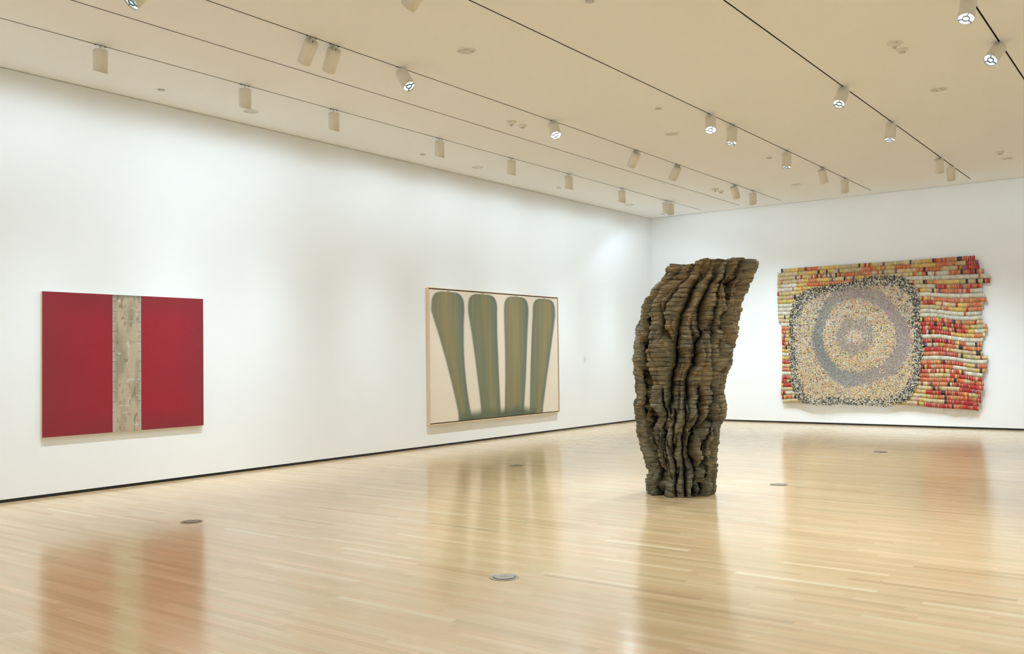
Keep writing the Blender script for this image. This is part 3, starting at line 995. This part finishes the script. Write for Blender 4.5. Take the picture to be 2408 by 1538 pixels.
# ------------------------------------------------------------------ wall hanging of small tiles
M_TILE = vcol_material('tile_foil', 0.42, 0, 0.5, 0.06)
def tile_mesh(name, tiles, parent, label):
    """tiles: centre, half width, half height, in-plane angle, tilt x, tilt y, colour -> small thin plates in one sheet"""
    cen, hw, hh, ang, tx, ty, colr = [np.asarray(v, float) for v in tiles]
    n = len(cen)
    base = np.array([(-1, -1), (1, -1), (1, 1), (-1, 1)], float)
    lx = base[None, :, 0] * hw[:, None]; lz = base[None, :, 1] * hh[:, None]
    ca, sa = np.cos(ang)[:, None], np.sin(ang)[:, None]
    X = lx * ca - lz * sa; Zq = lx * sa + lz * ca
    Yq = X * tx[:, None] + Zq * ty[:, None]
    front = np.stack([cen[:, None, 0] + X, cen[:, None, 1] + Yq, cen[:, None, 2] + Zq], -1)
    back = front + np.array([0, 0.0018, 0])
    co = np.concatenate([front, back], 1).reshape(-1, 3)
    f = np.array([(0, 1, 2, 3), (7, 6, 5, 4), (0, 4, 5, 1), (1, 5, 6, 2), (2, 6, 7, 3), (3, 7, 4, 0)])
    faces = (np.arange(n)[:, None, None] * 8 + f[None]).reshape(-1, 4)
    me = bpy.data.meshes.new(name)
    me.vertices.add(len(co)); me.vertices.foreach_set('co', co.ravel())
    me.loops.add(faces.size); me.loops.foreach_set('vertex_index', faces.ravel().astype(np.int32))
    me.polygons.add(len(faces))
    me.polygons.foreach_set('loop_start', (np.arange(len(faces)) * 4).astype(np.int32))
    me.polygons.foreach_set('loop_total', np.full(len(faces), 4, np.int32))
    me.update(calc_edges=True)
    at = me.color_attributes.new('paint', 'FLOAT_COLOR', 'POINT')
    arr = np.ones((n, 8, 4)); arr[:, :, :3] = colr[:, None, :]
    at.data.foreach_set('color', arr.ravel())
    me.materials.append(M_TILE)
    o = bpy.data.objects.new(name, me)
    COL.objects.link(o)
    o.parent = parent
    o['label'] = label
    return o

def build_hanging():
    rng = np.random.default_rng(7)
    root = tag(empty('wall_hanging', (0, 0, 0)), 'large shimmering patchwork wall hanging of small metal tiles on the far wall', 'wall hanging')
    RED, ORA, YEL, SAND, CRM, GRN, PUR, BLK = [np.array(lin(c)) for c in
        ((186, 52, 48), (208, 112, 70), (218, 182, 96), (204, 184, 140), (214, 208, 190), (176, 176, 80), (128, 92, 128), (44, 50, 50))]
    PK, TAN, MAU, GRY, BLG = [np.array(lin(c)) for c in ((212, 160, 140), (164, 144, 122), (160, 132, 126), (148, 140, 130), (112, 118, 116))]
    def depth(x, z):
        d = 0.060 + 0.022 * np.sin(x * 3.1 + 0.8) * np.interp(z, [0.4, 3.5], [1.0, 0.6]) + 0.010 * np.sin(z * 4.2 + x * 1.3)
        d = d + 0.045 * sstep(1.6, 0.4, z) + 0.05 * sstep(6.75, 6.95, x) * sstep(7.6, 7.2, x) + 0.03 * sstep(7.3, 7.6, x)
        return d
    def sag(x, z):
        return -0.09 * sstep(6.3, 7.6, x) * sstep(3.5, 2.6, z) + 0.018 * np.sin(x * 5.3 + z * 2) * sstep(3.4, 2.4, z)
    def cboundary(x, z):
        """signed measure of the rounded centre panel: <1 inside"""
        u = (x - 4.95) / (1.40 + 0.02 * np.sin(z * 5)); v = (z - 1.80) / (1.36 + 0.05 * np.sin(x * 2.3 + 0.5))
        v = v - 0.07 * u
        return (np.abs(u) ** 4.2 + np.abs(v) ** 4.2) ** (1 / 4.2)
    left = lambda z: np.interp(z, [0.5, 0.7, 0.95, 2.25, 2.35, 2.95, 3.45, 3.53], [3.36, 3.31, 3.34, 3.35, 3.28, 3.26, 3.28, 3.45])
    # --- patchwork rows
    T = [[] for _ in range(7)]
    pitch = 0.088
    rows = int((3.56 - 0.55) / pitch)
    for r in range(rows + 1):
        zc = 3.49 - r * pitch
        xl = left(zc)
        xr = 7.42 + (0.14 if r == 3 else 0) + (0.27 if r in (4, 5) else 0) + 0.12 * (r > 5) + 0.05 * math.sin(r * 0.9) + 0.02 * rng.uniform(-1, 1)
        if zc < 1.1:
            xr = 7.52 - (1.1 - zc) * 0.20
        x = xl
        kind = rng.random()
        cream_row = r in (4, 8, 12, 13, 18, 23)
        runx, runcol = x, None
        while x < xr:
            w = rng.uniform(0.034, 0.052)
            xc = x + w / 2
            x += w
            if cboundary(xc, zc) < 0.985:
                continue
            if x > runx:
                runx = x + rng.uniform(0.10, 0.45)
                p = rng.random()
                if xc > 6.3:
                    redzone = (zc < 1.15) or (xc < 6.95 and zc < 2.55) or (xc > 6.8 and zc > 3.15)
                    pal = [RED, RED, RED, RED, RED, ORA, ORA, SAND] if redzone else [YEL, SAND, YEL, ORA, RED, ORA, CRM]
                elif xc < 3.7:
                    pal = [YEL, CRM, SAND, YEL, ORA, RED] if zc < 2.4 else [CRM, CRM, SAND, YEL] if zc < 3.2 else [SAND, YEL]
                else:
                    pal = [YEL, SAND, YEL, ORA, SAND, YEL]
                runcol = pal[rng.integers(len(pal))]
            c = runcol
            if cream_row and (xc > 5.3 or zc < 3.2) and xc > 3.9 and (r != 4 or xc > 6.0):
                c = CRM
            q_ = rng.random()
            if c is not CRM:
                if q_ < 0.24:
                    c = [RED, YEL, ORA, SAND, SAND, GRN, PK, PUR, BLK][min(8, int(rng.random() * 9.0))]
                if q_ < 0.02:
                    c = BLK
            elif q_ < 0.03:
                c = ORA
            c = c * rng.uniform(0.82, 1.10)
            # each patch is folded from striped strips: three narrow plates side by side
            nst = 2 if w < 0.042 else 3
            for k in range(nst):
                xk = xc - w / 2 + w * (k + 0.5) / nst
                ck = c * rng.uniform(0.90, 1.08)
                if q_ > 0.55 and k == 1 and c[0] > 0.1:
                    ck = 0.5 * ck + 0.5 * SAND
                zz = zc + sag(xk, zc) + rng.uniform(-0.003, 0.003)
                for lst, v in zip(T, ((xk, -depth(xk, zz) - rng.uniform(0, 0.004), zz), w / nst * 0.485, pitch * 0.505, rng.normal(0, 0.02), rng.normal(0, 0.18), rng.normal(0, 0.10), ck)):
                    lst.append(v)
    tile_mesh('patchwork_rows', T, root, 'red, yellow and cream striped tile rows')
    # --- speckled centre panel
    st = 0.0205
    gx, gz = np.meshgrid(np.arange(3.45, 6.5, st), np.arange(0.3, 3.35, st))
    gx = gx.ravel() + rng.uniform(-0.006, 0.006, gx.size); gz = gz.ravel() + rng.uniform(-0.006, 0.006, gz.size)
    cb = cboundary(gx, gz) + 0.03 * fbm(gx * 3, gz * 3, 1.0, 3)
    keep = (cb < 1.02)
    gx, gz, cb = gx[keep], gz[keep], cb[keep]
    ox, oz = gx - 5.08, gz - 1.92
    wob = 0.15 * fbm(gx * 1.5, gz * 1.5, 4.0, 3) + rng.normal(0, 0.022, gx.size)
    rr = np.sqrt((ox / 1.02) ** 2 + (oz / 1.04) ** 2) + wob
    n = len(gx)
    colr = np.empty((n, 3))
    def choose(pal, prob, m):
        k = rng.choice(len(pal), size=m, p=np.array(prob) / sum(prob))
        return np.array(pal)[k]
    zone = np.where(rr < 0.17, 0, np.where(rr < 0.40, 1, np.where(rr < 0.76, 2, np.where(rr < 1.04, 3, np.where(cb + rng.normal(0, 0.02, n) + 0.05 * fbm(gx * 2.2, gz * 2.2, 8, 2) < 0.90, 4, 5)))))
    pals = {0: ([CRM, SAND, PK, RED, YEL], [5, 3, 2, 1, 1]),
            1: ([TAN, GRY, SAND, MAU], [5, 3, 2, 2]),
            2: ([SAND, YEL, CRM, PK, BLK, ORA, GRY], [4, 3.4, 5, 2, 1.0, 0.7, 1.2]),
            3: ([GRY, TAN, MAU, SAND], [4, 3, 2, 1.4]),
            4: ([SAND, CRM, PK, YEL, BLK, ORA, GRY], [4, 5, 2.4, 2, 1.6, 0.6, 1.8]),
            5: ([BLK, CRM, SAND, GRY], [5, 2.2, 2.2, 1.2])}
    for zq in range(6):
        s_ = zone == zq
        colr[s_] = choose(*pals[zq], int(s_.sum()))
    ang0 = np.arctan2(oz, ox)
    z3 = zone == 3
    f = np.clip(np.cos(ang0 - 3.5), 0, 1)
    colr[z3] = mixc(colr[z3], BLG, (f * 0.75)[z3])
    f = np.clip(np.cos(ang0 - 0.6), 0, 1)
    colr[z3] = mixc(colr[z3], MAU * 1.05, (f * 0.6)[z3])
    z2 = (zone == 2) | (zone == 4)
    f = np.clip(-oz / 1.2, 0, 1) * 0.35
    colr[z2] = mixc(colr[z2], YEL, f[z2] * (rng.random(n) < 0.6)[z2])
    colr *= rng.uniform(0.82, 1.30, n)[:, None]
    smooth = (zone == 1) | (zone == 3)
    hw = np.where(smooth, 0.0098, 0.0125); hh = np.where(smooth, 0.0082, 0.0078)
    ang = np.where(smooth, ang0 + PI / 2 + rng.normal(0, 0.3, n), rng.uniform(0, PI, n))
    dd = depth(gx, gz) + 0.018 + 0.035 * np.exp(-(rr / 0.5) ** 2) + rng.uniform(0, 0.006, n)
    cen = np.stack([gx, -dd, gz], -1)
    tile_mesh('speckled_panel', (cen, hw, hh, ang, rng.normal(0, 0.28, n), rng.normal(0, 0.28, n), colr), root, 'speckled centre panel of tiny folded tiles in soft rings')
build_hanging()
